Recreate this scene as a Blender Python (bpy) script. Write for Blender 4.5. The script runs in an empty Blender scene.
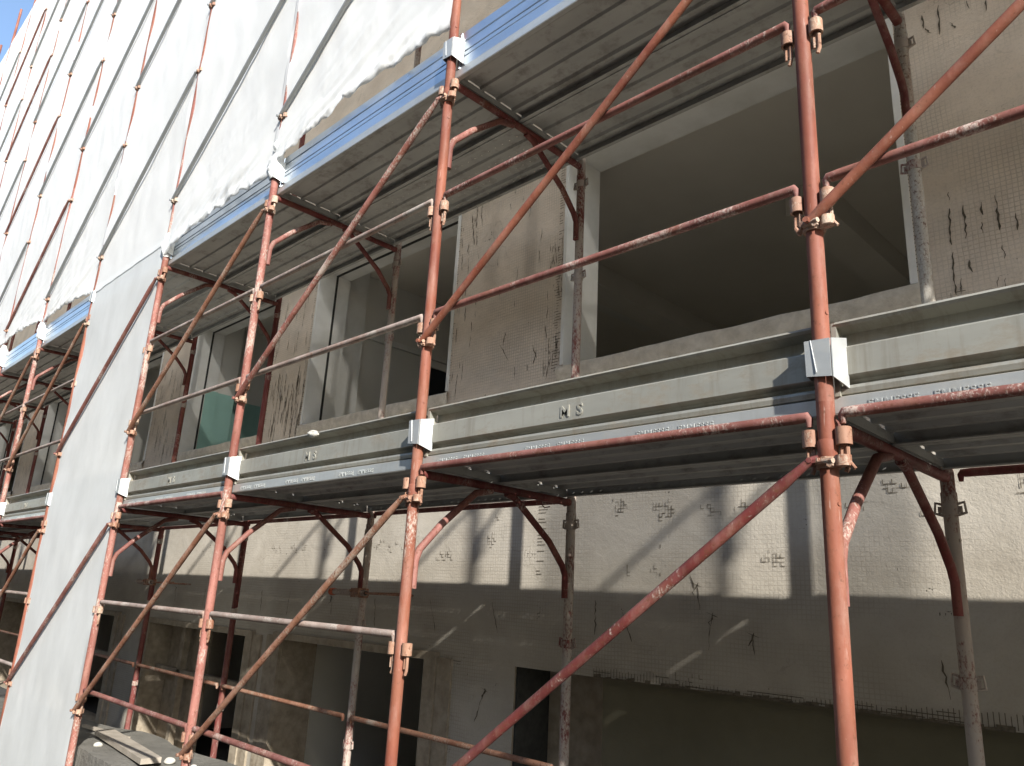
import bpy, bmesh, math, random
from mathutils import Vector, Matrix, noise
random.seed(7)
C = bpy.context.scene.collection
PI = math.pi

# ------------------------------------------------------------------ node helpers
def new_mat(name):
    m = bpy.data.materials.new(name); m.use_nodes = True
    nt = m.node_tree; nt.nodes.clear()
    out = nt.nodes.new('ShaderNodeOutputMaterial')
    b = nt.nodes.new('ShaderNodeBsdfPrincipled')
    nt.links.new(b.outputs[0], out.inputs[0])
    return m, nt, b
def N(nt, t, **kw):
    n = nt.nodes.new(t)
    for k, v in kw.items(): setattr(n, k, v)
    return n
def L(nt, a, b): nt.links.new(a, b)
def pos(nt): return N(nt, 'ShaderNodeNewGeometry').outputs['Position']
def scaled(nt, src, s, loc=(0, 0, 0)):
    mp = N(nt, 'ShaderNodeMapping'); mp.inputs['Scale'].default_value = s
    mp.inputs['Location'].default_value = loc
    L(nt, src, mp.inputs[0]); return mp.outputs[0]
def noi(nt, vec, scale, detail=4, rough=.55, dist=0):
    n = N(nt, 'ShaderNodeTexNoise'); n.inputs['Scale'].default_value = scale
    n.inputs['Detail'].default_value = detail; n.inputs['Roughness'].default_value = rough
    n.inputs['Distortion'].default_value = dist
    if vec is not None: L(nt, vec, n.inputs['Vector'])
    return n.outputs['Fac']
def ramp(nt, fac, a, b, ca=(0, 0, 0, 1), cb=(1, 1, 1, 1)):
    r = N(nt, 'ShaderNodeValToRGB'); L(nt, fac, r.inputs[0])
    e = r.color_ramp.elements; e[0].position = a; e[1].position = b; e[0].color = ca; e[1].color = cb
    return r.outputs[0]
def mix(nt, fac, a, b):
    m = N(nt, 'ShaderNodeMix', data_type='RGBA')
    for s, v in ((m.inputs[0], fac), (m.inputs[6], a), (m.inputs[7], b)):
        if isinstance(v, (int, float)): s.default_value = v
        elif isinstance(v, tuple): s.default_value = v if len(v) == 4 else v + (1,)
        else: L(nt, v, s)
    return m.outputs[2]
def math_(nt, op, a, b=None, clamp=False):
    m = N(nt, 'ShaderNodeMath', operation=op); m.use_clamp = clamp
    for i, v in enumerate((a, b)):
        if v is None: continue
        if isinstance(v, (int, float)): m.inputs[i].default_value = v
        else: L(nt, v, m.inputs[i])
    return m.outputs[0]
def bump(nt, b, h, strength=.5, dist=.01):
    n = N(nt, 'ShaderNodeBump'); n.inputs['Strength'].default_value = strength
    n.inputs['Distance'].default_value = dist
    L(nt, h, n.inputs['Height']); L(nt, n.outputs[0], b.inputs['Normal'])
def c4(*a): return tuple(a) + (1,)

# ------------------------------------------------------------------ materials
def paint(name, base, dark, splat, splat_amt, rust_amt=.5, splat_col=(.47, .42, .36), rough=.62):
    """painted steel tube: faded paint, rust freckles and mortar splashes"""
    m, nt, b = new_mat(name)
    oi = N(nt, 'ShaderNodeObjectInfo')
    add = N(nt, 'ShaderNodeVectorMath', operation='ADD'); L(nt, pos(nt), add.inputs[0]); L(nt, oi.outputs['Random'], add.inputs[1])
    p = add.outputs[0]
    c = mix(nt, ramp(nt, noi(nt, scaled(nt, p, (1, 1, .4)), 5, 5), .35, .65), base, dark)
    fade = ramp(nt, noi(nt, scaled(nt, p, (1, 1, .25)), 9, 6, .6), .48, .72)
    c = mix(nt, math_(nt, 'MULTIPLY', fade, .45), c, tuple(min(1, x * 1.5 + .06) for x in base))
    # rusty brown stretches and a dusty veil where hands and mortar have worn the paint
    rb = ramp(nt, noi(nt, scaled(nt, p, (1, 1, .35), (5, 2, 1)), 7, 7, .68), .50, .66)
    c = mix(nt, math_(nt, 'MULTIPLY', rb, .55), c, c4(.17, .075, .045))
    du = ramp(nt, noi(nt, scaled(nt, p, (1, 1, .3), (1, 7, 3)), 13, 7, .72), .50, .72)
    c = mix(nt, math_(nt, 'MULTIPLY', du, .34), c, c4(.33, .235, .19))
    sc_ = ramp(nt, noi(nt, scaled(nt, p, (6, 6, .5)), 22, 3, .6), .66, .72)
    c = mix(nt, math_(nt, 'MULTIPLY', sc_, .35), c, c4(.46, .36, .31))
    rust = ramp(nt, noi(nt, p, 60, 6, .7), .62 - .1 * rust_amt, .70 - .1 * rust_amt)
    c = mix(nt, math_(nt, 'MULTIPLY', rust, .8), c, c4(.11, .045, .025))
    big = noi(nt, scaled(nt, p, (1, 1, .6)), 5.5, 6, .6)
    sp = noi(nt, scaled(nt, p, (1, 1, .5)), 120, 6, .68)
    s = math_(nt, 'ADD', math_(nt, 'MULTIPLY', big, .62), math_(nt, 'MULTIPLY', sp, .48))
    t = .70 - splat_amt * .32
    sm = math_(nt, 'MULTIPLY', ramp(nt, s, t, t + .09), .72)
    c = mix(nt, sm, c, splat_col + (1,))
    L(nt, c, b.inputs['Base Color'])
    r = mix(nt, sm, c4(rough, rough, rough), c4(.9, .9, .9)); L(nt, r, b.inputs['Roughness'])
    b.inputs['Specular IOR Level'].default_value = .22
    h = math_(nt, 'ADD', math_(nt, 'MULTIPLY', sm, .9), math_(nt, 'MULTIPLY', noi(nt, p, 90, 4), .5))
    bump(nt, b, h, .45, .003)
    return m
RED = c4(.235, .083, .048); DRED = c4(.145, .042, .027)
M = {}
M['red'] = paint('red_paint', RED, DRED, 0, .12, .25)
M['pink'] = paint('faded_red_paint', c4(.27, .11, .085), c4(.165, .055, .042), 0, .44, .5)
M['wine'] = paint('dark_red_paint', c4(.16, .035, .03), c4(.09, .022, .02), 0, .22, .7)
M['crusty'] = paint('mortar_covered_red_paint', c4(.19, .05, .04), c4(.11, .03, .025), 0, .80, .6, (.43, .40, .34))
M['tan'] = paint('rusty_mortar_stained_steel', c4(.26, .13, .08), c4(.17, .075, .045), 0, .40, .8, (.36, .31, .25))
M['rail'] = paint('rail_red_paint', c4(.21, .085, .068), c4(.13, .048, .04), 0, .32, .6, (.50, .42, .36))
M['plastered'] = paint('plaster_coated_post', c4(.40, .37, .32), c4(.33, .30, .25), 0, .5, .9, (.50, .47, .41))
M['greyrail'] = paint('grey_mortar_stained_tube', c4(.30, .235, .20), c4(.20, .16, .135), 0, .42, .4, (.42, .38, .33))
M['cast'] = paint('cast_fitting', c4(.36, .22, .15), c4(.22, .10, .06), 0, .45, .6, (.45, .38, .30))

def metal(name, col, rough, met=1., spangle=.0, dirt=.3, dcol=(.16, .14, .11), dust=0):
    m, nt, b = new_mat(name)
    p = pos(nt)
    c = mix(nt, ramp(nt, noi(nt, scaled(nt, p, (.6, 1, 2)), 4, 5), .3, .7), col + (1,), tuple(x * .78 for x in col) + (1,))
    v = N(nt, 'ShaderNodeTexVoronoi'); v.inputs['Scale'].default_value = 90; L(nt, p, v.inputs['Vector'])
    c = mix(nt, spangle, c, v.outputs['Color']) if spangle else c
    d = ramp(nt, noi(nt, scaled(nt, p, (1, 1, 2.2)), 7, 7, .7), .50, .68)
    dm = math_(nt, 'MULTIPLY', d, dirt)
    c = mix(nt, dm, c, dcol + (1,))
    if dust:   # mortar dust lies on whatever faces up
        g = N(nt, 'ShaderNodeNewGeometry'); sz = N(nt, 'ShaderNodeSeparateXYZ'); L(nt, g.outputs['Normal'], sz.inputs[0])
        up = math_(nt, 'MULTIPLY', ramp(nt, sz.outputs[2], .55, .8), dust)
        c = mix(nt, up, c, c4(.62, .575, .49)); dm = math_(nt, 'MAXIMUM', dm, up)
    else:      # run-off stains
        st = ramp(nt, noi(nt, scaled(nt, p, (9, 1, .8)), 3.2, 6, .7), .50, .70)
        c = mix(nt, math_(nt, 'MULTIPLY', st, dirt * .55), c, dcol + (1,))
    L(nt, c, b.inputs['Base Color'])
    mm = math_(nt, 'SUBTRACT', met, math_(nt, 'MULTIPLY', dm, met)); L(nt, mm, b.inputs['Metallic'])
    rr = math_(nt, 'ADD', rough, math_(nt, 'MULTIPLY', noi(nt, p, 18, 4), .18)); L(nt, rr, b.inputs['Roughness'])
    bump(nt, b, noi(nt, scaled(nt, p, (.35, 1, 1)), 11, 3), .14, .01)
    return m
M['board'] = metal('weathered_galvanised_board', (.36, .35, .30), .45, .45, 0, .95, (.20, .172, .13))
M['boardnew'] = metal('bright_galvanised_board', (.66, .72, .78), .22, .95, 0, .08)
M['strip'] = metal('galvanised_plank_edge', (.52, .535, .52), .34, .6, 0, .35, (.33, .30, .25))
M['deck'] = metal('grimy_galvanised_plank', (.43, .42, .385), .6, .2, 0, .85, (.19, .175, .15), .9)
M['bracket'] = metal('galvanised_bracket', (.46, .475, .47), .42, .5, 0, .4, (.4, .38, .33))
M['galv'] = metal('galvanised_brace', (.36, .37, .36), .42, .6, 0, .2, (.3, .28, .25))

def cloth_mat(name='white_net_cloth', ca=(.90, .915, .905), cb=(.85, .865, .85), clear=.06, sc=2.2):
    m, nt, b = new_mat(name)
    p = pos(nt)
    c = mix(nt, ramp(nt, noi(nt, scaled(nt, p, (1, 1, .6)), sc, 6, .62), .35, .7), c4(*ca), c4(*cb))
    L(nt, c, b.inputs['Base Color']); b.inputs['Roughness'].default_value = .95
    b.inputs['Specular IOR Level'].default_value = .1
    weave = N(nt, 'ShaderNodeTexWave'); weave.bands_direction = 'X'; weave.inputs['Scale'].default_value = 45
    L(nt, p, weave.inputs['Vector'])
    w2 = N(nt, 'ShaderNodeTexWave'); w2.bands_direction = 'Z'; w2.inputs['Scale'].default_value = 45
    L(nt, p, w2.inputs['Vector'])
    cr = noi(nt, scaled(nt, p, (3, 1, 1)), 7, 6, .6, .6)
    h = math_(nt, 'ADD', math_(nt, 'MULTIPLY', math_(nt, 'ADD', weave.outputs['Fac'], w2.outputs['Fac']), .05), cr)
    bump(nt, b, h, .14, .015)
    tr = N(nt, 'ShaderNodeBsdfTranslucent'); L(nt, c, tr.inputs[0])
    tp = N(nt, 'ShaderNodeBsdfTransparent')
    mx = N(nt, 'ShaderNodeMixShader'); mx.inputs[0].default_value = .36
    L(nt, b.outputs[0], mx.inputs[1]); L(nt, tr.outputs[0], mx.inputs[2])
    m2 = N(nt, 'ShaderNodeMixShader'); m2.inputs[0].default_value = clear
    L(nt, mx.outputs[0], m2.inputs[1]); L(nt, tp.outputs[0], m2.inputs[2])
    out = [n for n in nt.nodes if n.type == 'OUTPUT_MATERIAL'][0]
    L(nt, m2.outputs[0], out.inputs[0])
    return m
M['net'] = cloth_mat()
M['netused'] = cloth_mat('dusty_net_cloth', (.80, .82, .81), (.70, .715, .70), .05, 3.0)
M['netdim'] = cloth_mat('sun_dimming_net', (.85, .86, .85), (.8, .81, .8), .42)  # see-through cloth for the added strips that dim the wall

def plaster_mat():
    m, nt, b = new_mat('base_coat_plaster')
    p = pos(nt); sx = N(nt, 'ShaderNodeSeparateXYZ'); L(nt, p, sx.inputs[0])
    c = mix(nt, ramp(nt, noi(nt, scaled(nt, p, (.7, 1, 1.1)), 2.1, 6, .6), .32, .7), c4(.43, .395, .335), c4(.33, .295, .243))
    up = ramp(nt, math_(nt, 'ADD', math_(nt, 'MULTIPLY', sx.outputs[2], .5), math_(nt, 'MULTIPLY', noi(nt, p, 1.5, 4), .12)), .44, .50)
    c = mix(nt, up, c, mix(nt, ramp(nt, noi(nt, p, 2.6, 6, .6), .35, .68), c4(.70, .60, .49), c4(.57, .48, .385)))  # upper storey: pinkish coat, with brightness of bounced light painted in
    # trowel sweeps
    sweep = noi(nt, scaled(nt, p, (1.1, 1, 1.5)), 3.0, 6, .62, .8)
    c = mix(nt, math_(nt, 'MULTIPLY', ramp(nt, sweep, .45, .7), .35), c, c4(.50, .455, .39))
    # embedded mesh grid
    def lines(sock, pitch, w):
        f = math_(nt, 'FRACT', math_(nt, 'MULTIPLY', sock, 1 / pitch))
        return math_(nt, 'LESS_THAN', f, w)
    wob = math_(nt, 'MULTIPLY', noi(nt, p, 3, 2), .02)
    gx = lines(math_(nt, 'ADD', sx.outputs[0], wob), .021, .2)
    gz = lines(math_(nt, 'ADD', sx.outputs[2], wob), .021, .2)
    g = math_(nt, 'MAXIMUM', gx, gz)
    msk = ramp(nt, noi(nt, scaled(nt, p, (1, 1, 1.4), (3.1, 0, 0)), 1.9, 5, .6), .44, .60)
    gm = math_(nt, 'MULTIPLY', g, msk)
    c = mix(nt, math_(nt, 'MULTIPLY', gm, .30), c, c4(.20, .175, .14))
    bare = ramp(nt, noi(nt, scaled(nt, p, (1, 1, 1.7), (9, 0, 4)), 3.4, 7, .72), .655, .675)
    cell = ramp(nt, noi(nt, p, 70, 2), .47, .53)
    bm_ = math_(nt, 'MULTIPLY', math_(nt, 'MULTIPLY', bare, g), cell)
    c = mix(nt, bm_, c, c4(.055, .05, .04))
    # thin crack-like scratches
    vo = N(nt, 'ShaderNodeTexVoronoi', feature='DISTANCE_TO_EDGE'); vo.inputs['Scale'].default_value = 1.1
    wv = N(nt, 'ShaderNodeVectorMath', operation='ADD'); L(nt, p, wv.inputs[0])
    nc = N(nt, 'ShaderNodeTexNoise'); nc.inputs['Scale'].default_value = 3; nc.inputs['Detail'].default_value = 5; L(nt, p, nc.inputs['Vector'])
    L(nt, nc.outputs['Color'], wv.inputs[1]); L(nt, wv.outputs[0], vo.inputs['Vector'])
    crk = ramp(nt, vo.outputs['Distance'], 0, .006, c4(1, 1, 1), c4(0, 0, 0))
    crm = math_(nt, 'MULTIPLY', crk, ramp(nt, noi(nt, p, 1.3, 3), .52, .60))
    c = mix(nt, math_(nt, 'MULTIPLY', crm, .45), c, c4(.16, .14, .11))
    fine = noi(nt, p, 130, 5, .6)
    c = mix(nt, math_(nt, 'MULTIPLY', ramp(nt, fine, .5, .8), .35), c, c4(.30, .265, .21))
    L(nt, c, b.inputs['Base Color']); b.inputs['Roughness'].default_value = .95
    b.inputs['Specular IOR Level'].default_value = .15
    h = math_(nt, 'ADD', math_(nt, 'MULTIPLY', sweep, 1.3), math_(nt, 'MULTIPLY', fine, .35))
    h = math_(nt, 'SUBTRACT', h, math_(nt, 'MULTIPLY', gm, .35))
    h = math_(nt, 'ADD', h, math_(nt, 'MULTIPLY', noi(nt, p, 22, 4, .7), .45))
    bump(nt, b, h, .6, .008)
    return m
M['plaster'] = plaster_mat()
def simple(name, a, bcol, scale=6, rough=.85, bs=.25, bd=.004, bscale=60, spec=.25):
    m, nt, b = new_mat(name); p = pos(nt)
    c = mix(nt, ramp(nt, noi(nt, p, scale, 6, .6), .35, .68), a + (1,), bcol + (1,))
    L(nt, c, b.inputs['Base Color']); b.inputs['Roughness'].default_value = rough
    b.inputs['Specular IOR Level'].default_value = spec
    bump(nt, b, noi(nt, p, bscale, 5, .65), bs, bd)
    return m
M['white'] = simple('white_reveal_paint', (.74, .73, .69), (.62, .61, .56), 4)
M['room'] = simple('room_wall_paint', (.70, .68, .62), (.64, .62, .56), 1.5)
M['ceiling'] = simple('room_ceiling_paint', (.70, .66, .58), (.64, .60, .52), 1.2)
M['teal'] = simple('teal_gloss_dado_paint', (.34, .56, .50), (.30, .50, .44), 3, .5)
M['darkmark'] = simple('exposed_dark_insulation', (.075, .062, .045), (.16, .135, .10), 60, .95)
M['sill'] = simple('rough_sill_mortar', (.70, .63, .52), (.50, .44, .35), 14, .95, .8, .012, 35)
M['darkpanel'] = simple('olive_brown_board', (.15, .135, .09), (.11, .10, .065), 2, .8)
M['oldframe'] = simple('stained_frame_board', (.34, .29, .22), (.22, .18, .13), 12, .9, .6, .01, 30)
M['seal'] = simple('dark_seal', (.03, .03, .028), (.05, .05, .045), 20)
M['doorm'] = simple('dark_door', (.03, .035, .04), (.02, .022, .025), 4, .5)
M['concrete'] = simple('rough_concrete', (.16, .15, .13), (.11, .105, .09), 5, .95, .8, .02, 24)
M['asphalt'] = simple('asphalt', (.055, .053, .05), (.075, .072, .066), 3, .92, .7, .01, 90)
M['wood'] = simple('grey_timber', (.33, .29, .24), (.24, .21, .17), 9, .9, .5, .005, 40)
M['orangecap'] = simple('orange_plastic_cap', (.45, .09, .03), (.35, .07, .025), 20, .6)
M['opp'] = simple('ochre_render', (.46, .40, .31), (.40, .345, .265), .7, .9)
M['oppglass'] = simple('dark_window_glass', (.06, .07, .08), (.05, .055, .06), 1, .12)
M['slabedge'] = simple('mortar_drip', (.50, .48, .43), (.38, .36, .31), 20, .95)

# ------------------------------------------------------------------ mesh builder
class MB:
    def __init__(s): s.v = []; s.f = []; s.mi = []; s.m = 0
    def face(s, ids): s.f.append(ids); s.mi.append(s.m)
    def quad(s, a, b, c, d):
        n = len(s.v); s.v += [tuple(a), tuple(b), tuple(c), tuple(d)]; s.face((n, n + 1, n + 2, n + 3))
    def box(s, x0, x1, y0, y1, z0, z1):
        n = len(s.v)
        s.v += [(x0, y0, z0), (x1, y0, z0), (x1, y1, z0), (x0, y1, z0), (x0, y0, z1), (x1, y0, z1), (x1, y1, z1), (x0, y1, z1)]
        for q in ((0, 3, 2, 1), (4, 5, 6, 7), (0, 1, 5, 4), (1, 2, 6, 5), (2, 3, 7, 6), (3, 0, 4, 7)):
            s.face(tuple(n + i for i in q))
    def obox(s, mat, sx, sy, sz):
        n = len(s.v)
        for z in (-1, 1):
            for x, y in ((-1, -1), (1, -1), (1, 1), (-1, 1)):
                s.v.append(tuple(mat @ Vector((x * sx / 2, y * sy / 2, z * sz / 2))))
        for q in ((0, 3, 2, 1), (4, 5, 6, 7), (0, 1, 5, 4), (1, 2, 6, 5), (2, 3, 7, 6), (3, 0, 4, 7)):
            s.face(tuple(n + i for i in q))
    def path(s, pts, radii, seg=12, cap=True, squash=None):
        pts = [Vector(p) for p in pts]
        if not isinstance(radii, (list, tuple)): radii = [radii] * len(pts)
        n0 = len(s.v); ref = None
        for i, p in enumerate(pts):
            if i == 0: t = pts[1] - p
            elif i == len(pts) - 1: t = p - pts[i - 1]
            else: t = (pts[i + 1] - p).normalized() + (p - pts[i - 1]).normalized()
            t.normalize()
            if ref is None:
                ref = Vector((0, 0, 1)) if abs(t.z) < .9 else Vector((1, 0, 0))
            u = (ref - t * ref.dot(t)).normalized(); w = t.cross(u); ref = u
            q = squash[i] if squash else 1
            for k in range(seg):
                a = 2 * PI * k / seg
                s.v.append(tuple(p + u * math.cos(a) * radii[i] * (1 / q if squash else 1) + w * math.sin(a) * radii[i] * q))
        for i in range(len(pts) - 1):
            for k in range(seg):
                a = n0 + i * seg + k; b = n0 + i * seg + (k + 1) % seg
                s.face((a, b, b + seg, a + seg))
        if cap:
            s.face(tuple(n0 + k for k in reversed(range(seg))))
            e = n0 + (len(pts) - 1) * seg
            s.face(tuple(e + k for k in range(seg)))
    def tube(s, a, b, r, seg=12): s.path([a, b], r, seg)
    def hollow(s, a, b, r, ri, seg=12):
        """open cup: outer wall, inner wall, end rings"""
        a = Vector(a); b = Vector(b); t = (b - a).normalized()
        ref = Vector((0, 0, 1)) if abs(t.z) < .9 else Vector((1, 0, 0))
        u = (ref - t * ref.dot(t)).normalized(); w = t.cross(u); n = len(s.v)
        for p, rr in ((a, r), (b, r), (b, ri), (a, ri)):
            for k in range(seg):
                an = 2 * PI * k / seg; s.v.append(tuple(p + u * math.cos(an) * rr + w * math.sin(an) * rr))
        for j in range(4):
            for k in range(seg):
                s.face((n + j * seg + k, n + j * seg + (k + 1) % seg, n + ((j + 1) % 4) * seg + (k + 1) % seg, n + ((j + 1) % 4) * seg + k))
    def extrude_x(s, prof, x0, x1, closed=True):
        n = len(s.v); k = len(prof)
        for x in (x0, x1):
            for (y, z) in prof: s.v.append((x, y, z))
        for i in range(k if closed else k - 1):
            j = (i + 1) % k
            s.face((n + i, n + j, n + k + j, n + k + i))
        if closed:
            s.face(tuple(n + i for i in range(k))); s.face(tuple(n + k + i for i in reversed(range(k))))
    def mesh(s, name, mats, smooth=35):
        me = bpy.data.meshes.new(name); me.from_pydata(s.v, [], s.f); me.update()
        if not isinstance(mats, (list, tuple)): mats = [mats]
        for m in mats: me.materials.append(m)
        me.polygons.foreach_set('material_index', s.mi)
        bm = bmesh.new(); bm.from_mesh(me); bmesh.ops.recalc_face_normals(bm, faces=bm.faces); bm.to_mesh(me); bm.free()
        if smooth:
            me.polygons.foreach_set('use_smooth', [True] * len(me.polygons))
            me.set_sharp_from_angle(angle=math.radians(smooth))
        return me
def offset_profile(pl, t):
    """open polyline -> closed thin profile"""
    out = []
    for i, p in enumerate(pl):
        a = Vector(pl[max(i - 1, 0)]); b = Vector(pl[min(i + 1, len(pl) - 1)])
        d = (b - a).normalized(); nrm = Vector((-d.y, d.x)); out.append((p[0] + nrm.x * t, p[1] + nrm.y * t))
    return list(pl) + out[::-1]

def put(name, mesh, parent=None, loc=(0, 0, 0), mat=None):
    o = bpy.data.objects.new(name, mesh); C.objects.link(o); o.location = loc
    if parent is not None: o.parent = parent
    if mat is not None:
        o.material_slots[0].link = 'OBJECT'; o.material_slots[0].material = mat
    return o
def tag(o, label, cat, group=None):
    o['label'] = label; o['category'] = cat
    if group: o['group'] = group
    return o
def empty(name, loc, label, cat, group=None):
    o = bpy.data.objects.new(name, None); o.empty_display_size = .1; C.objects.link(o); o.location = loc
    return tag(o, label, cat, group)
def struct(name, mesh):
    o = put(name, mesh); o['kind'] = 'structure'; return o

# ------------------------------------------------------------------ layout (metres; camera at the origin)
YO, YI, YW, YWB = 2.055, 3.10, 3.45, 3.78
GROUND = -1.60
def X(n): return .955 - 1.8 * n           # post line n
def ZD(k): return .575 + 2.0 * (k - 1)    # deck level k (1 = lower deck, 2 = upper deck)
ORD = {-1: 'second unseen', 0: 'unseen', 1: 'first', 2: 'second', 3: 'third', 4: 'fourth', 5: 'fifth', 6: 'sixth', 7: 'seventh', 8: 'eighth',
       9: 'ninth', 10: 'tenth', 11: 'eleventh', 12: 'twelfth', 13: 'thirteenth'}
def post_name(n):
    if n <= 0: return ['post line just beyond the right edge', 'farthest post line past the right edge'][-n]
    return ORD[n] + ' post line from the right'
def lift_name(l):
    return ['below the lower deck', 'above the lower deck', 'just above the upper deck', 'on the second netted lift',
            'on the third netted lift', 'on the fourth netted lift', 'at the top of the net'][l]
def bay_name(n):
    if n <= -1: return 'far beyond the right edge'
    if n == 0: return 'right of the nearest post'
    return 'between %s and %s post lines from right' % (ORD[n], ORD[n + 1])

# ------------------------------------------------------------------ ground and sky-side setting
mb = MB(); mb.quad((-300, -300, GROUND), (300, -300, GROUND), (300, 300, GROUND), (-300, 300, GROUND))
struct('ground', mb.mesh('ground', M['asphalt'], 0))

# ------------------------------------------------------------------ the building being renovated
bld = empty('apartment_building', (0, YW, GROUND), 'plaster-coated building facade under renovation with empty window openings behind the scaffold', 'building')
def bput(name, mesh, parent=None, label=None):
    o = bpy.data.objects.new(name, mesh); C.objects.link(o); o.parent = parent or bld
    if parent is None: o.matrix_parent_inverse = Matrix.Translation((0, -YW, -GROUND))
    if label: o['label'] = label
    return o
HEAD, SILL = 2.97, 1.42
UP = [(-3.05, -1.0), (-6.17, -4.17), (-8.88, -6.92), (-11.95, -9.9), (-15.0, -12.95), (-18.1, -16.0), (-21.1, -19.1), (1.0, 3.0)]
LO = [(-3.34, 1.4, -2.3, -.36), (-6.02, -4.15, GROUND + .004, -.385), (-8.76, -6.62, GROUND + .004, -.40), (-11.6, -9.83, GROUND + .004, -.385),
      (-14.8, -12.9, GROUND + .004, -.385), (-18.0, -16, GROUND + .004, -.385)]
OPN = [(a, b, SILL, HEAD) for a, b in UP] + [(a, b, max(c, GROUND + .004), d) for a, b, c, d in LO]
X0, X1, Z0, Z1 = -24.5, 5.0, GROUND - .2, 12.3
xs = sorted({X0, X1} | {o[0] for o in OPN} | {o[1] for o in OPN}); zs = sorted({Z0, Z1} | {o[2] for o in OPN} | {o[3] for o in OPN})
def inside(x, z): return any(o[0] < x < o[1] and o[2] < z < o[3] for o in OPN)
w = MB()
for i in range(len(xs) - 1):
    for j in range(len(zs) - 1):
        a, b, c, d = xs[i], xs[i + 1], zs[j], zs[j + 1]
        if inside((a + b) / 2, (c + d) / 2): continue
        w.m = 0; w.quad((a, YW, c), (b, YW, c), (b, YW, d), (a, YW, d))
        w.m = 1; w.quad((a, YWB, c), (a, YWB, d), (b, YWB, d), (b, YWB, c))
for a, b, c, d in OPN:
    w.m = 1 if c > 0 else 2
    w.quad((a, YW, c), (a, YWB, c), (a, YWB, d), (a, YW, d)); w.quad((b, YW, c), (b, YW, d), (b, YWB, d), (b, YWB, c))
    w.quad((a, YW, c), (b, YW, c), (b, YWB, c), (a, YWB, c)); w.quad((a, YW, d), (a, YWB, d), (b, YWB, d), (b, YW, d))
w.m = 0
w.quad((X0, YW, Z0), (X0, YWB, Z0), (X0, YWB, Z1), (X0, YW, Z1)); w.quad((X1, YW, Z0), (X1, YW, Z1), (X1, YWB, Z1), (X1, YWB, Z0))
# bare marks in the coat: torn hooks, patches of open mesh, comb strokes (all part of the wall face)
w.m = 3; YM = YW - .003
def stroke(x0, z0, x1, z1, wd=.012, jag=.006):
    n = max(4, int(abs(z1 - z0) / .018)); d = Vector((x1 - x0, z1 - z0)); px = None
    for i in range(n + 1):
        t = i / n; ww = wd * .62 * (random.uniform(.15, 1.) if 0 < i < n else .2)
        cx = x0 + d.x * t + random.uniform(-jag, jag); cz = z0 + d.y * t
        cur = (cx - ww, cx + ww, cz)
        if px: w.quad((px[0], YM, px[2]), (px[1], YM, px[2]), (cur[1], YM, cur[2]), (cur[0], YM, cur[2]))
        px = cur
hooks = [(-5.996,-.011,-6.014,-.196),(-5.369,-.031,-5.341,-.164),(-4.789,-.019,-4.767,-.22),(-4.162,-.012,-4.085,-.213),(-3.561,-.003,-3.502,-.183),(-2.028,-.008,-2.053,-.17),(-2.565,-.018,-2.499,-.165),(-3.587,-.516,-3.658,-.704),(-2.749,.037,-2.744,-.146),(-2.114,.131,-2.093,.013),(-1.822,-.087,-1.815,-.174),(-1.031,-.129,-1.002,-.271),(-6.476,-.007,-6.459,-.192),(-6.983,-.02,-6.912,-.177),(-7.6,-.02,-7.62,-.19),(-8.3,-.03,-8.28,-.17),(-3.625,1.695,-3.538,1.57),(-3.583,1.781,-3.595,1.682),(-3.211,1.749,-3.189,1.654),(-3.282,1.591,-3.303,1.499),(-3.32,1.633,-3.279,1.536),(-2.147,.179,-2.126,.107)]
for h in hooks:
    stroke(*h, wd=.007, jag=.005)
    if h[1] < .2 and random.random() < .55:
        stroke(h[0] - .03, h[1] + .012, h[0] + .03, h[1] - .01, .01, .006); stroke(h[0] + .01, h[1] + .01, h[0] - .02, h[1] - .05, .012, .01)
comb = [(-.815,1.841,-.815,1.801),(-.819,1.763,-.827,1.588),(-.827,1.554,-.83,1.355),(-.764,1.759,-.768,1.602),(-.696,1.749,-.698,1.688),(-.705,1.657,-.703,1.605),(-.642,1.763,-.641,1.599),(-.641,1.53,-.637,1.47),(-.577,1.656,-.582,1.58),(-.77,1.5,-.761,1.442),(-.766,2.813,-.772,2.652),(-.726,2.693,-.709,2.65),(-.648,2.77,-.644,2.723),(-.579,2.728,-.577,2.672),(-.837,2.798,-.835,2.722),(-4.019,2.822,-3.971,2.556),(-3.962,2.929,-3.962,2.694),(-4.157,2.826,-4.131,2.689),(-.831,2.72,-.813,2.681)]
for h in comb: stroke(*h, wd=.008, jag=.004)
def comb_field(x0, x1, z0, z1, n, wd=.006, ln=(.03, .22)):
    for i in range(n):
        x = random.uniform(x0, x1); z = random.uniform(z0, z1); stroke(x, z, x + random.uniform(-.01, .01), z - random.uniform(*ln), wd, .003)
comb_field(-.84, -.3, 1.15, 1.45, 26, .005, (.03, .09)); comb_field(-6.85, -6.2, 1.5, 2.1, 60, .008, (.08, .3)); comb_field(-6.85, -6.2, 2.2, 2.9, 22, .006)
comb_field(-9.8, -8.95, 1.5, 2.6, 40, .008, (.08, .3)); comb_field(-4.12, -3.9, 1.5, 2.9, 26, .006, (.03, .16)); comb_field(-3.22, -3.07, 1.4, 2.4, 40, .005, (.02, .12))
comb_field(-12.8, -12.0, 1.5, 2.9, 40, .008); comb_field(-3.0, -1.0, 1.3, 1.39, 16, .006, (.01, .04)); comb_field(-15.9, -15.1, 1.5, 2.9, 30, .008)
comb_field(-3.9, -3.12, 1.3, 2.9, 14, .005, (.02, .1))
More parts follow.
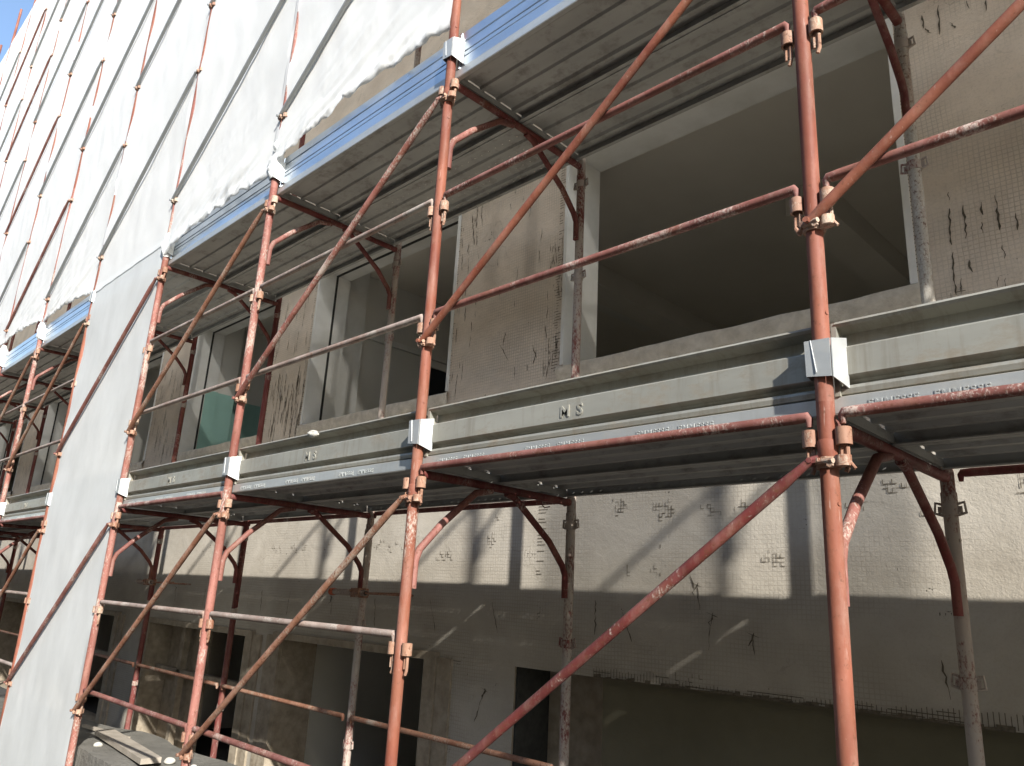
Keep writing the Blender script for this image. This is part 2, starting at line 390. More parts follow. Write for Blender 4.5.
def open_grid(x0, z0, x1, z1, dens=.65, p=.019, t=.0014):
    nx = max(2, int(abs(x1 - x0) / p)); nz = max(2, int(abs(z1 - z0) / p)); za = min(z0, z1); xa = min(x0, x1)
    cx, cz = nx / 2, nz / 2
    for i in range(nx + 1):
        for j in range(nz + 1):
            e = ((i - cx) / (cx + .5)) ** 2 + ((j - cz) / (cz + .5)) ** 2
            f = noise.noise(Vector(((xa + i * p) * 13, 1.7, (za + j * p) * 13))) + .35 * random.uniform(-1, 1)
            if f < .08 + .35 * e - .25 * (dens - .4): continue
            x = xa + i * p; z = za + j * p; tt = t * random.uniform(.5, 1.5)
            if random.random() < .75: w.quad((x, YM, z - tt), (x + p, YM, z - tt), (x + p, YM, z + tt), (x, YM, z + tt))
            if random.random() < .75: w.quad((x - tt, YM - .0006, z), (x + tt, YM - .0006, z), (x + tt, YM - .0006, z + p), (x - tt, YM - .0006, z + p))
grid = [(-2.388,.566,-2.251,.455),(-2.101,.541,-1.822,.469),(-4.927,.414,-4.516,.307),(-3.652,.634,-3.521,.16),(-2.344,.406,-2.301,.313),(-1.355,.52,-1.253,.442),(-1.23,.583,-1.069,.476),(-2.535,.21,-2.326,.151),(-.781,.577,-.652,.466),(-6.443,.382,-5.456,.314),(-2.657,.581,-2.552,.493),(-2.257,-.30,-2.074,-.345),(-1.069,.476,-1.018,.412),(-1.818,.299,-1.623,.225),(-4.208,.353,-3.966,.252),(-.85,1.33,-.3,1.40),(-7.9,.42,-7.2,.3)]
for g_ in grid: open_grid(*g_, dens=.42)
# ragged mesh fringe along edges
def fringe_h(x0, x1, z, deep=.04):
    x = x0; amp = 0
    while x < x1:
        amp = max(.25, min(1.6, amp + random.uniform(-.35, .35))) if amp else 1
        w.quad((x, YM, z), (x + .003, YM, z), (x + .003, YM, z + deep * amp), (x, YM, z + deep * amp)); x += .019
    for k in range(3):
        x = x0
        while x < x1:
            l = random.uniform(.03, .35)
            if random.random() < .7 - .2 * k: w.quad((x, YM - .0007, z + .004 + k * .014), (x + l, YM - .0007, z + .004 + k * .014), (x + l, YM - .0007, z + .0075 + k * .014), (x, YM - .0007, z + .0075 + k * .014))
            x += l + random.uniform(0, .15)
def fringe_v(x, z0, z1, wd=.05):
    z = z0
    while z < z1:
        l = wd * random.uniform(.2, 1)
        if random.random() < .8: w.quad((x, YM, z), (x + l, YM, z), (x + l, YM, z + .0035), (x, YM, z + .0035))
        z += .019
fringe_h(-2.75, -.2, -.352, .035); fringe_h(-4.15, -3.9, -.38, .02)
fringe_v(-3.12, 1.42, 2.95, .05); fringe_v(-.985, 1.45, 2.95, .05); fringe_v(-4.165, 1.45, 2.95, .045); fringe_v(-6.23, 1.45, 2.9, .04)
fringe_v(-6.90, 1.45, 2.9, .045); fringe_v(-9.88, 1.45, 2.9, .05); fringe_v(-3.1, 1.42, 2.2, -.05); fringe_v(-3.2, .15, .6, .09)
# ragged dark lip where the coat stops above the wide lower opening
x = -2.75
while x < 1.2:
    l = random.uniform(.02, .07); h = random.uniform(.004, .022)
    w.quad((x, YM - .001, -.36), (x + l, YM - .001, -.36), (x + l, YM - .001, -.36 + h), (x, YM - .001, -.36 + h * random.uniform(.5, 1.1))); x += l
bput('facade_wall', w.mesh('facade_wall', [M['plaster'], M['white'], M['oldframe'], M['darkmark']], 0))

# sills of rough mortar and a subframe with its dark seal in each upper opening
for i, (a, b) in enumerate(UP):
    s = MB(); n = 40
    for r, (y, z) in enumerate(((YW - .012, SILL - .075), (YW - .028, SILL - .012), (YW - .02, SILL + .018), (YW + .09, SILL + .03), (YW + .2, SILL + .012))):
        for k in range(n + 1):
            xx = a - .04 + (b - a + .08) * k / n
            nz = noise.noise(Vector((xx * 6, r * 1.7, i * 9.1)))
            s.v.append((xx, y + nz * .010, z + nz * .012))
    for r in range(4):
        for k in range(n): s.face((r * (n + 1) + k, r * (n + 1) + k + 1, (r + 1) * (n + 1) + k + 1, (r + 1) * (n + 1) + k))
    bput('sill', s.mesh('sill', M['sill'], 60))
    if i in (1, 2, 3, 4, 5, 6):
        f = MB(); y0, y1, t = YW + .17, YW + .19, .008
        f.box(a, a + t, y0, y1, SILL + .04, HEAD - .01); f.box(b - t, b, y0, y1, SILL + .04, HEAD - .01); f.box(a, b, y0, y1, HEAD - .01, HEAD)
        bput('window_seal', f.mesh('window_seal', M['seal'], 0))
for a, b in UP[:7]:
    f = MB(); f.box(b - .004, b + .028, YW - .007, YW - .0015, SILL + .03, HEAD)
    bput('corner_bead', f.mesh('corner_bead', M['white'], 0))
    f = MB(); f.box(a - .022, a + .003, YW - .006, YW - .0015, SILL + .03, HEAD)
    bput('corner_bead', f.mesh('corner_bead', M['white'], 0))
# frames round the lower openings
for i, (a, b, c, d) in enumerate(LO[1:]):
    f = MB(); z0 = GROUND + .02
    f.box(b + .002, b + .12, YW - .03, YW + .05, z0, d + .05); f.box(b + .125, b + .26, YW - .018, YW + .05, z0, d + .02)
    f.box(a - .12, a - .002, YW - .03, YW + .05, z0, d + .05); f.box(a - .24, a - .125, YW - .018, YW + .05, z0, d + .02)
    f.box(a - .002, b + .002, YW - .03, YW - .002, d - .002, d + .05)
    bput('opening_frame', f.mesh('opening_frame', M['oldframe'], 0))
    if i in (1, 2):
        t = MB(); t.box(a, b, YW + .1, YW + .16, -.88, -.82)
        if i == 1: t.box(a + .55, a + .62, YW + .1, YW + .16, GROUND + .02, d)
        bput('transom_bar', t.mesh('transom_bar', M['oldframe'], 0))
p = MB(); p.box(-2.78, 1.38, YW + .12, YW + .16, GROUND + .01, -.362)
bput('boarding', p.mesh('boarding', M['darkpanel'], 0))
p = MB(); p.box(-3.338, -3.325, YW + .012, YWB - .01, GROUND + .01, -.362)
bput('jamb_board', p.mesh('jamb_board', M['seal'], 0))
p = MB(); p.box(-3.32, -2.785, YW + .29, YW + .32, GROUND + .01, -.362)
bput('inner_panel', p.mesh('inner_panel', M['oldframe'], 0))
# interior
def slab(name, x0, x1, y0, y1, z0, z1, mat, **kw):
    q = MB(); q.box(x0, x1, y0, y1, z0, z1); return bput(name, q.mesh(name, mat, 0), **kw)
slab('floor_slab', X0, X1, YWB + .002, 9.0, .12, .40, M['ceiling'])
slab('ceiling_slab', X0, X1, YWB + .002, 9.0, 3.2, 3.45, M['ceiling'])
slab('rear_wall', X0, X1, 9.002, 9.2, GROUND, Z1, M['room'])
slab('roof_slab', X0, X1, YW, 9.2, Z1 + .002, Z1 + .25, M['concrete'])
slab('end_wall', X0 + .0, X0 + .2, YWB + .004, 8.998, .404, 3.198, M['room']); slab('end_wall', X1 - .2, X1, YWB + .004, 8.998, .404, 3.198, M['room'])
slab('end_wall', X0 + .0, X0 + .2, YWB + .004, 8.998, GROUND + .01, .118, M['room']); slab('end_wall', X1 - .2, X1, YWB + .004, 8.998, GROUND + .01, .118, M['room'])
part = slab('partition_wall', -6.50, -6.38, YWB + .004, 8.998, .404, 3.198, M['room'])
slab('pilaster', -6.378, -6.30, YWB + .004, 4.08, .404, 3.198, M['white'])
d = MB(); d.box(-6.376, -6.35, 5.0, 5.9, .41, 2.42); dd = bput('door', d.mesh('door', M['doorm'], 0))
d = MB(); d.box(-6.376, -6.33, 4.9, 4.998, .41, 2.5); d.box(-6.376, -6.33, 5.902, 6.0, .41, 2.5); d.box(-6.376, -6.33, 4.998, 5.902, 2.422, 2.5)
fr = bput('door_frame', d.mesh('door_frame', M['white'], 0), dd)
slab('ceiling_moulding', -6.378, -6.35, 4.084, 8.99, 2.52, 2.58, M['white'])
for bx in (-2.05, -8.0, -4.3):
    slab('ceiling_beam', bx - .30, bx, 5.2, 8.99, 2.98, 3.198, M['ceiling'])
slab('ceiling_lamp_housing', -4.95, -4.76, 5.8, 7.0, 3.12, 3.198, M['room'])
def dado_wall(x0, x1, y0, y1):
    slab('partition_wall', x0, x1, y0, y1, 2.25, 3.198, M['room']); slab('painted_dado', x0, x1 + .003, y0, y1, .404, 2.248, M['teal'], label='teal painted lower part of the room wall')
slab('painted_dado', -8.879, -8.873, YW + .2, YWB + .02, SILL + .03, 2.25, M['teal'], label='teal painted strip on the window reveal')
dado_wall(-9.10, -8.90, YWB + .004, 4.02); dado_wall(-9.2, -9.1, 4.022, 8.998)
slab('partition_wall', -15.3, -15.1, YWB + .004, 8.998, .404, 3.198, M['room']); slab('partition_wall', -12.3, -12.1, YWB + .004, 8.998, .404, 3.198, M['room'])
# lower rooms
for px in (-6.45, -9.2, -12.4, -15.4): slab('partition_wall', px - .12, px, YWB + .004, 8.998, GROUND + .01, .118, M['room'])
slab('inner_panel', -8.74, -8.01, YW + .22, YW + .26, GROUND + .02, -.42, M['oldframe']); slab('inner_panel', -8.0, -7.94, YW + .2, YW + .3, GROUND + .02, -.42, M['oldframe'])

# ------------------------------------------------------------------ building across the street (behind the camera; reflects and shades)
opp = empty('facing_building', (-8, -9, GROUND), 'ochre rendered building across the street facing the scaffold', 'building')
q = MB(); q.box(-30, 30, -8, 0, 0, 9.2); oo = put('wall', q.mesh('wall', M['opp'], 0), opp)
wm = MB(); wm.box(-.5, .5, .0, .02, 0, 1.5); wm_ = wm.mesh('window', M['oppglass'], 0)
sm_ = MB(); sm_.box(-.6, .6, .0, .08, -.08, 0); sm2 = sm_.mesh('window_sill', M['white'], 0)
for i in range(18):
    for zz in (1.2, 4.3, 7.0):
        ww = put('window', wm_, opp, (-25.5 + 3 * i, .003, zz)); put('sill', sm2, ww, (0, 0, -.002))
q = MB(); q.box(-30.3, 30.3, -8.3, .35, 9.2, 9.4); put('roof', q.mesh('roof', M['concrete'], 0), opp)

# ------------------------------------------------------------------ raised concrete pavement, debris
mb = MB(); nx, ny = 60, 16; xa, xb = -13.5, -4.7
def edge_y(x): return 2.72 + .10 * noise.noise(Vector((x * 1.3, 0, 0))) + .03 * noise.noise(Vector((x * 6, 3, 0))) + max(0, (x + 6.3)) * .06 - max(0, -6.6 - x) * .18
for j in range(ny + 1):
    for i in range(nx + 1):
        x = xa + (xb - xa) * i / nx; y = 2.125 + (edge_y(x) - 2.125) * j / ny
        mb.v.append((x, y, -1.15 + .018 * noise.noise(Vector((x * 3, y * 3, 1)))))
for j in range(ny):
    for i in range(nx): a = j * (nx + 1) + i; mb.face((a, a + 1, a + nx + 2, a + nx + 1))
def skirt(idx):
    n = len(mb.v)
    for k in idx: v = mb.v[k]; mb.v.append((v[0], v[1], GROUND - .02))
    for k in range(len(idx) - 1): mb.face((idx[k], idx[k + 1], n + k + 1, n + k))
skirt([ny * (nx + 1) + i for i in range(nx + 1)]); skirt([i for i in range(nx + 1)]); skirt([j * (nx + 1) + nx for j in range(ny + 1)]); skirt([j * (nx + 1) for j in range(ny + 1)])
struct('pavement', mb.mesh('pavement', M['concrete'], 40))
q = MB(); q.obox(Matrix.Translation((-6.1, 2.36, -1.115)) @ Matrix.Rotation(math.radians(-5), 4, 'Z'), 1.2, .13, .035)
tag(put('timber_plank', q.mesh('timber_plank', M['wood'], 0)), 'grey timber plank lying on the concrete at the bottom left', 'plank')
q = MB(); q.obox(Matrix.Translation((-6.75, 2.44, -1.125)) @ Matrix.Rotation(math.radians(8), 4, 'Z'), .7, .03, .02)
tag(put('thin_batten', q.mesh('thin_batten', M['wood'], 0)), 'thin timber batten lying behind the plank on the concrete', 'batten')
for i, (x, y, s, lab) in enumerate(((-5.55, 2.45, .035, 'lump of dry mortar beside the foot of the third post'), (-5.3, 2.5, .022, 'smaller lump of mortar near the slab edge'), (-6.3, 2.25, .028, 'lump of mortar at the foot of the fourth post'))):
    bm = bmesh.new(); bmesh.ops.create_icosphere(bm, subdivisions=3, radius=s)
    for v in bm.verts: v.co *= 1 + .5 * noise.noise(v.co * 22 + Vector((i * 5, 0, 0))); v.co.z *= .6
    me = bpy.data.meshes.new('mortar_lump'); bm.to_mesh(me); bm.free(); me.materials.append(M['slabedge'])
    tag(put('mortar_lump', me, None, (x, y, -1.135)), lab, 'rubble')

# ------------------------------------------------------------------ scaffold part meshes (base = outer post axis at the level of the deck below)
def lim(mb, name, mat, sm=40): return mb.mesh(name, mat, sm)
R = .0245
def post_mesh(name, z0=0., z1=2.0, mat=None):
    q = MB(); q.path([(0, 0, z0), (0, 0, z1)], R, 20)
    q.path([(0, 0, z1 - .16), (0, 0, z1 - .155), (0, 0, z1 - .11), (0, 0, z1 - .105)], [R, R + .003, R + .003, R], 20, False)
    for z in (.26, 1.72):     # pin holes read as small dark plugs
        q.path([(R - .004, -.006, z), (R + .0012, -.008, z)], .006, 8)
    return lim(q, name, mat)
PM = {k: post_mesh('outer_post', 0.0, 2.0, M[k]) for k in ('red', 'pink', 'wine', 'crusty', 'tan', 'plastered')}
GP = {}
def low_post(z0, mk): return post_mesh('outer_post', z0, 2.0, M[mk])
q = MB(); q.path([(0, .02, 1.945), (0, .25, 1.948), (0, 1.025, 1.945)], .0195, 12); TR = lim(q, 'transom', M['wine'])
q = MB(); q.path([(0, .034, 1.46), (0, .036, 1.575), (0, .055, 1.625), (0, .17, 1.745), (0, .36, 1.905), (0, .46, 1.93)], .0165, 12); KO = lim(q, 'outer_knee_brace', M['rail'])
q = MB(); q.path([(0, 1.012, 1.46), (0, 1.010, 1.575), (0, .985, 1.62), (0, .88, 1.73), (0, .62, 1.915), (0, .56, 1.93)], .0165, 12); KI = lim(q, 'inner_knee_brace', M['wine'])
q = MB()
q.hollow((0, 0, .012), (0, 0, .058), .0215, .015, 14); q.path([(0, 0, .060), (0, 0, .052)], .020, 14)
q.path([(.008, 0, .005), (.008, 0, -.045), (.001, 0, -.062)], .0065, 8); q.path([(-.008, 0, .005), (-.008, 0, -.04)], .0045, 8)
q.box(-.008, .008, -.002, .002, -.03, .03)
SOCK = lim(q, 'rail_socket', M['cast'])
q = MB(); q.hollow((0, 0, -.015), (0, 0, .015), R + .008, R, 18)
q.path([(R + .004, -.01, 0), (.05, -.016, 0), (.062, -.016, -.003)], [.015, .016, .011], 12)
q.hollow((.046, -.016, -.013), (.046, -.016, .016), .021, .012, 12); q.path([(-.02, -.03, 0), (.03, -.045, 0)], .008, 8)
q.path([(-R - .002, 0, 0), (-.046, -.008, 0), (-.052, -.012, .012)], [.009, .008, .006], 8); q.path([(.062, -.016, -.002), (.076, -.016, -.022)], .005, 8)
q.path([(.020, -.036, -.009), (.020, -.046, -.009)], .009, 6); q.path([(-.016, -.024, .006), (-.020, -.040, .006)], .008, 6); q.path([(-.03, -.012, 0), (-.03, -.03, 0)], .004, 6)
CLAMP = lim(q, 'brace_clamp', M['cast'])
q = MB()
for s in (-1, 1):
    q.path([(s * (R + .001), 0, .02), (s * .048, 0, .026), (s * .052, 0, -.012), (s * (R + .001), 0, -.02)], .0055, 8)
q.hollow((0, 0, -.02), (0, 0, .02), R + .004, R, 14)
q.box(-.04, .04, -.004, .004, -.012, .012)
LUG = lim(q, 'wedge_lug', M['crusty'])
# folded toe board bracket: front plate wrapping the post, side flange against the board
q = MB()
y = -R - .006
q.v += [(-.034, y, -.052), (.036, y, -.060), (.036, y, .050), (-.036, y, .052), (-.034, y - .003, -.052), (.036, y - .003, -.060), (.036, y - .003, .050), (-.036, y - .003, .052)]
for f in ((0, 3, 2, 1), (4, 5, 6, 7), (0, 1, 5, 4), (1, 2, 6, 5), (2, 3, 7, 6), (3, 0, 4, 7)): q.face(f)
q.v += [(.038, y, -.062), (.056, .03, -.085), (.056, .03, .062), (.038, y, .050), (.041, y, -.062), (.059, .03, -.085), (.059, .03, .062), (.041, y, .050)]
for f in ((0, 3, 2, 1), (4, 5, 6, 7), (0, 1, 5, 4), (1, 2, 6, 5), (2, 3, 7, 6), (3, 0, 4, 7)): q.face(tuple(8 + i for i in f))
q.v += [(-.036, y, -.05), (-.046, .028, -.05), (-.046, .028, .05), (-.036, y, .05), (-.033, y, -.05), (-.043, .028, -.05), (-.043, .028, .05), (-.033, y, .05)]
for f in ((0, 3, 2, 1), (4, 5, 6, 7), (0, 1, 5, 4), (1, 2, 6, 5), (2, 3, 7, 6), (3, 0, 4, 7)): q.face(tuple(16 + i for i in f))
q.path([(-.018, y - .003, .052), (-.004, y - .006, -.045)], .0016, 6)
BRK = lim(q, 'toe_board_bracket', M['bracket'])
q = MB(); q.box(-.075, .075, -.075, .075, 0, .008); q.path([(0, 0, .008), (0, 0, .22)], .017, 14); q.path([(0, 0, .12), (0, 0, .15)], .034, 8)
for a in (0, 1, 2): q.path([(0, 0, .135), (.07 * math.cos(a * 2.1), .07 * math.sin(a * 2.1), .135)], .007, 6)
FOOT = lim(q, 'base_jack', M['crusty'])

FG = 'scaffold frames of the facade scaffold'
post_cols = {-1: 'red', 0: 'red', 1: 'red', 2: 'red', 3: 'pink', 4: 'pink', 5: 'red', 6: 'pink', 7: 'pink'}
def frame(n, l):
    z0 = ZD(l)
    adj = {1: 'bright red', 2: 'orange-red', 3: 'splattered pink-red', 4: 'faded pink-red', 5: 'red', 6: 'mortar-speckled'}.get(n, 'red')
    fr = empty('scaffold_frame', (X(n), YO, z0), '%s frame %s, %s' % (adj, lift_name(l), post_name(n)), 'scaffold frame', FG)
    mk = post_cols.get(n, 'pink')
    if l == 0:
        foot = GROUND
        key = (foot, mk)
        if key not in GP: GP[key] = low_post(foot - z0 + .12, mk)
        put('outer_post', GP[key], fr); put('base_jack', FOOT, fr, (0, 0, foot - z0))
        if 'in' not in GP:
            GP['in'] = low_post(GROUND - z0 + .12, 'crusty'); GP['inw'] = low_post(GROUND - z0 + .12, 'wine')
        put('inner_post', GP['in' if n < 4 else 'inw'], fr, (0, YI - YO, 0)); put('base_jack', FOOT, fr, (0, YI - YO, GROUND - z0))
    else:
        put('outer_post', PM[mk if l < 3 else 'red'], fr)
        if l <= 2: put('inner_post', PM['plastered' if (n, l) == (1, 1) else 'crusty' if n in (1, 2, 3) else 'wine'], fr, (0, YI - YO, 0))
    if l >= 2 and l < 6:
        put('brace_clamp', CLAMP, fr, (0, 0, .535)); put('brace_clamp', CLAMP, fr, (0, 0, 1.83)); return fr
    if l == 6: return fr
    put('transom', TR, fr); put('outer_knee_brace', KO, fr); put('inner_knee_brace', KI, fr)
    put('brace_clamp', CLAMP, fr, (0, 0, .535)); put('brace_clamp', CLAMP, fr, (0, 0, 1.83))
    for z in ([.655, 1.255, 1.935] if l == 1 else [.655, 1.255, 1.935]):
        for s in (-1, 1):
            if l == 0 and z == 1.255 and n < 2: continue
            put('rail_socket', SOCK, fr, (s * .046, -.004, z - .070))
    put('wedge_lug', LUG, fr, (0, YI - YO, 1.83)); put('wedge_lug', LUG, fr, (0, YI - YO, 1.24)); put('wedge_lug', LUG, fr, (0, YI - YO, .5))
    if l == 1: put('toe_board_bracket', BRK, fr, (0, 0, .125))
    return fr
NMAX = 13
frames = {}
for n in range(-1, NMAX + 1):
    for l in range(0, 7):
        if n < 0 and l > 2: continue
        if n < 2 and l > 4: continue
        frames[n, l] = frame(n, l)
for n in range(-1, NMAX + 1):   # brackets of the upper deck hang on the frames above it
    if (n, 2) in frames: put('toe_board_bracket', BRK, frames[n, 2], (0, 0, .125))

# ------------------------------------------------------------------ rails
def rail_mesh(mat, r=.0158, ln=1.8):
    q = MB(); a, b = .05, ln - .05; sq = [1, 1, 1, 1]
    q.path([(a - .004, 0, -.03), (a - .004, 0, -.008), (a + .004, 0, 0), (a + .03, 0, .001), (b - .03, 0, -.001), (b - .004, 0, 0), (b + .004, 0, -.008), (b + .004, 0, -.03)],
           [.008, .012, .016, r, r, .016, .012, .008], 12)
    return lim(q, 'guard_rail', mat)
RM = {k: rail_mesh(M[k]) for k in ('rail', 'greyrail', 'tan', 'wine')}
def rail(bay, z, mk, lab, name='guard_rail', y=YO - .004, cat='guard rail', grp='horizontal rails of the scaffold'):
    if bay == 4 and y < 2.2: y += .045
    tag(put(name, RM[mk], None, (X(bay + 1), y, z)), lab, cat, grp)
for b_ in range(-1, NMAX):
    rail(b_, 1.255, 'rail' if b_ < 2 else 'greyrail', 'middle guard rail above the lower deck, ' + bay_name(b_), )
    rail(b_, 1.855, 'rail' if b_ < 2 else 'greyrail', 'top guard rail above the lower deck, ' + bay_name(b_))
    if b_ not in (2,): rail(b_, .54, 'rail', 'red rail under the lower toe board, ' + bay_name(b_))
    if b_ not in (-1, 0, 1):
        rail(b_, -.15, 'greyrail', 'upper rail below the lower deck, ' + bay_name(b_))
        rail(b_, -.75, 'greyrail' if b_ > 3 else 'rail', 'lowest outer rail near the ground, ' + bay_name(b_))
    if b_ not in (1,): rail(b_, .535, 'wine', 'dark inner rail under the lower deck, ' + bay_name(b_), 'inner_rail', YI, 'inner rail')
    rail(b_, -.755, 'tan', 'thin stained inner rail near the wall base, ' + bay_name(b_), 'inner_rail', YI - .03, 'inner rail')

# ------------------------------------------------------------------ diagonal braces
def brace_mesh(mat, dz, r=.0165):
    q = MB(); dx = 1.8
    a = Vector((.0, -.036, 0)); b = Vector((dx - .035, -.036, dz)); d = (b - a).normalized()
    q.path([a, a + d * .03, a + d * .06, b - d * .10, b - d * .05, b], [.014, .015, r, r, .013, .011], 12)
    q.path([(0, -.060, 0), (0, -.026, 0)], .009, 8)
    q.path([b + Vector((0, -.012, 0)), b + Vector((0, .03, 0))], .008, 8)
    q.path([b, b + Vector((.02, .008, .004))], [.011, .012], 8)
    return lim(q, 'diagonal_brace', mat)
BM = {k: brace_mesh(M[k], 1.295) for k in ('red', 'rail', 'tan', 'galv', 'wine', 'pink', 'greyrail')}
BR = 'diagonal braces of the facade scaffold'
cols = {(1, 0): ('wine', 'dark red'), (1, 1): ('red', 'bright red'), (0, 1): ('red', 'bright red'), (2, 0): ('tan', 'tan'), (2, 1): ('pink', 'faded red'),
        (3, 0): ('tan', 'crusty'), (3, 1): ('tan', 'rusty'), (4, 0): ('rail', 'brown'), (4, 1): ('rail', 'brown')}
for b_ in range(-1, NMAX):
    for l in range(0, 6):
        if b_ < 0 and l > 0: continue
        if b_ < 2 and l > 3: continue
        if (b_ == 0 and l == 0): continue
        mk, cn = cols.get((b_, l), (('galv', 'grey') if l >= 2 else ('tan', 'brown')))
        if l >= 2 and b_ >= 5 and (b_ * 3 + l) % 4 == 0: mk, cn = 'rail', 'brown'
        o = put('diagonal_brace', BM[mk], None, (X(b_ + 1), YO, ZD(l) + .54))
        if l == 0: o.location.z = ZD(0) + .54
        tag(o, '%s diagonal brace %s, %s' % (cn, lift_name(l), 'bay ' + str(0) if False else bay_name(b_)), 'brace', BR)

def text_mesh(body, size, depth, name, mat, bold=0):
    cu = bpy.data.curves.new(name, 'FONT'); cu.body = body; cu.size = size; cu.extrude = depth; cu.space_character = 1.25; cu.offset = bold; cu.resolution_u = 3
    o = bpy.data.objects.new(name, cu); C.objects.link(o); dg = bpy.context.evaluated_depsgraph_get(); dg.update()
    me = bpy.data.meshes.new_from_object(o.evaluated_get(dg)); bpy.data.objects.remove(o)
    me.transform(Matrix.Rotation(PI / 2, 4, 'X')); me.materials.clear(); me.materials.append(mat); return me
def merge_text(me, body, size, depth, bold, spots, mat):
    """pressed lettering is part of the sheet it is stamped in"""
    t = text_mesh(body, size, depth, 'letters', mat, bold); me.materials.append(mat); idx = len(me.materials) - 1
    bm = bmesh.new(); bm.from_mesh(me)
    for sp in spots:
        n0 = len(bm.faces); tt = t.copy(); tt.transform(Matrix.Translation(sp)); bm.from_mesh(tt); bm.faces.ensure_lookup_table()
        for f in bm.faces[n0:]: f.material_index = idx; f.smooth = False
    bm.to_mesh(me); bm.free()
# ------------------------------------------------------------------ steel planks
def plank_mesh(holes, y0, wd=.485, ln=1.79):
    """pressed steel plank: ribbed top sheet, folded side flanges with return lips"""
    q = MB(); z = .02
    prof = [(.024, -.026), (.024, -.030), (.001, -.030), (0, -.028), (0, z), (.045, z), (.052, z - .018), (.075, z - .018), (.082, z), (.165, z), (.172, z - .015), (.195, z - .015), (.202, z),
            (wd - .202, z), (wd - .195, z - .015), (wd - .172, z - .015), (wd - .165, z), (wd - .082, z), (wd - .075, z - .018), (wd - .052, z - .018), (wd - .045, z), (wd, z), (wd, -.028), (wd - .001, -.030), (wd - .024, -.030), (wd - .024, -.026)]
    for (ya, za), (yb, zb) in zip(prof[:-1], prof[1:]):
        flat = abs(za - zb) < 1e-6 and yb - ya > .04
        if not (flat and holes):
            q.quad((0, ya, za), (ln, ya, za), (ln, yb, zb), (0, yb, zb)); continue
        m = (ya + yb) / 2; hs = .0030; step = ln / 30; x = 0
        q.quad((0, ya, za), (ln, ya, za), (ln, m - hs, za), (0, m - hs, za)); q.quad((0, m + hs, za), (ln, m + hs, za), (ln, yb, zb), (0, yb, zb))
        for k in range(30):
            xa = k * step; xb = xa + step; xm = (xa + xb) / 2
            q.quad((xa, m - hs, za), (xm - hs, m - hs, za), (xm - hs, m + hs, za), (xa, m + hs, za)); q.quad((xm + hs, m - hs, za), (xb, m - hs, za), (xb, m + hs, za), (xm + hs, m + hs, za))
    for xx in (0, ln): q.box(xx - .002, xx + .002, .004, wd - .004, -.024, z - .012)
    q.m = 1
    q.quad((0, -.0012, -.026), (ln, -.0012, -.026), (ln, -.0012, z - .002), (0, -.0012, z - .002))
    return q.mesh('steel_plank', [M['deck'], M['strip']], 25)
PH, PS = plank_mesh(True, 0), plank_mesh(False, 0)
PL = plank_mesh(False, 0); merge_text(PL, 'EMMESSE   EMMESSE', .027, .0018, .0004, [(xx, -.0018, -.018) for xx in (.10, .62, 1.14)], M['strip'])
DG = 'steel planks of the scaffold decks'
plank_objs = {}
for b_ in range(-2, NMAX):
    for l, nm in ((1, 'lower deck'), (2, 'upper deck'), (3, 'first netted deck')):
        if b_ == -2 and l == 1: continue
        if l == 3 and b_ > 2: continue
        for k, yy in enumerate((2.084, 2.574)):
            holes = k == 1 and b_ >= 1 and not (l == 2 and b_ == 1)
            bn = bay_name(b_) if b_ > -2 else 'last bay past the right edge'
            o = put('steel_plank', PH if holes else (PL if l == 1 and k == 0 else PS), None, (X(b_ + 1) + .005, yy, ZD(l)))
            tag(o, '%s galvanised plank of the %s, %s' % (('street-side', 'wall-side')[k], nm, bn), 'scaffold plank', DG); plank_objs[b_, l, k] = o

# ------------------------------------------------------------------ toe boards
tp = [(.004, .018), (.006, .023), (-.012, .026), (-.015, .040), (-.013, .049), (.010, .053), (.014, .062), (.010, .070), (-.010, .075), (-.016, .079), (-.016, .158), (-.012, .163),
      (.030, .170), (.032, .212), (.004, .221), (-.018, .222), (-.024, .230), (-.018, .238), (.002, .240)]
tpn = [(.004, .018), (-.010, .022), (-.012, .078), (.008, .081), (.008, .086), (-.010, .089), (-.012, .108), (.008, .111), (.008, .115), (-.012, .118), (-.013, .168), (.010, .172), (.010, .178), (-.012, .182), (-.014, .232), (-.008, .239), (.002, .240)]
def toe_mesh(mat, prof):
    q = MB(); q.extrude_x(offset_profile(prof, -.002), .030, 1.775)
    q.box(.020, .034, -.020, .020, .02, .236); q.box(1.768, 1.790, -.018, .020, .02, .20)
    for zz in (.05, .12, .19): q.path([(1.779, -.0185, zz), (1.779, -.0215, zz)], .004, 8)
    return q.mesh('toe_board', mat, 18)
TOLD, TNEW = toe_mesh(M['board'], tp), toe_mesh(M['boardnew'], tpn)
merge_text(TOLD, 'M S', .062, .0026, .0010, [(.80, -.0168, .094)], M['board'])
TG = 'toe boards of the scaffold decks'
for b_ in range(-1, NMAX):
    for l, nm in ((1, 'lower'), (2, 'upper')):
        t = put('toe_board', TNEW if l == 2 else TOLD, None, (X(b_ + 1), 2.098, ZD(l)))
        tag(t, '%s toe board of the %s deck, %s' % (('dusty galvanised', 'bright bluish')[l - 1], nm, bay_name(b_)), 'toe board', TG)
# mortar blob hanging on the lower board lip
bm = bmesh.new(); bmesh.ops.create_icosphere(bm, subdivisions=3, radius=.028)
for v in bm.verts: v.co *= 1 + .6 * noise.noise(v.co * 40); v.co.x *= 1.9; v.co.z *= .7; v.co.y *= .5
me = bpy.data.meshes.new('mortar_splash'); bm.to_mesh(me); bm.free(); me.materials.append(M['slabedge'])
tag(put('mortar_splash', me, None, (-3.58, 2.078, .806)), 'white mortar blob stuck on the lip of the lower toe board', 'mortar')

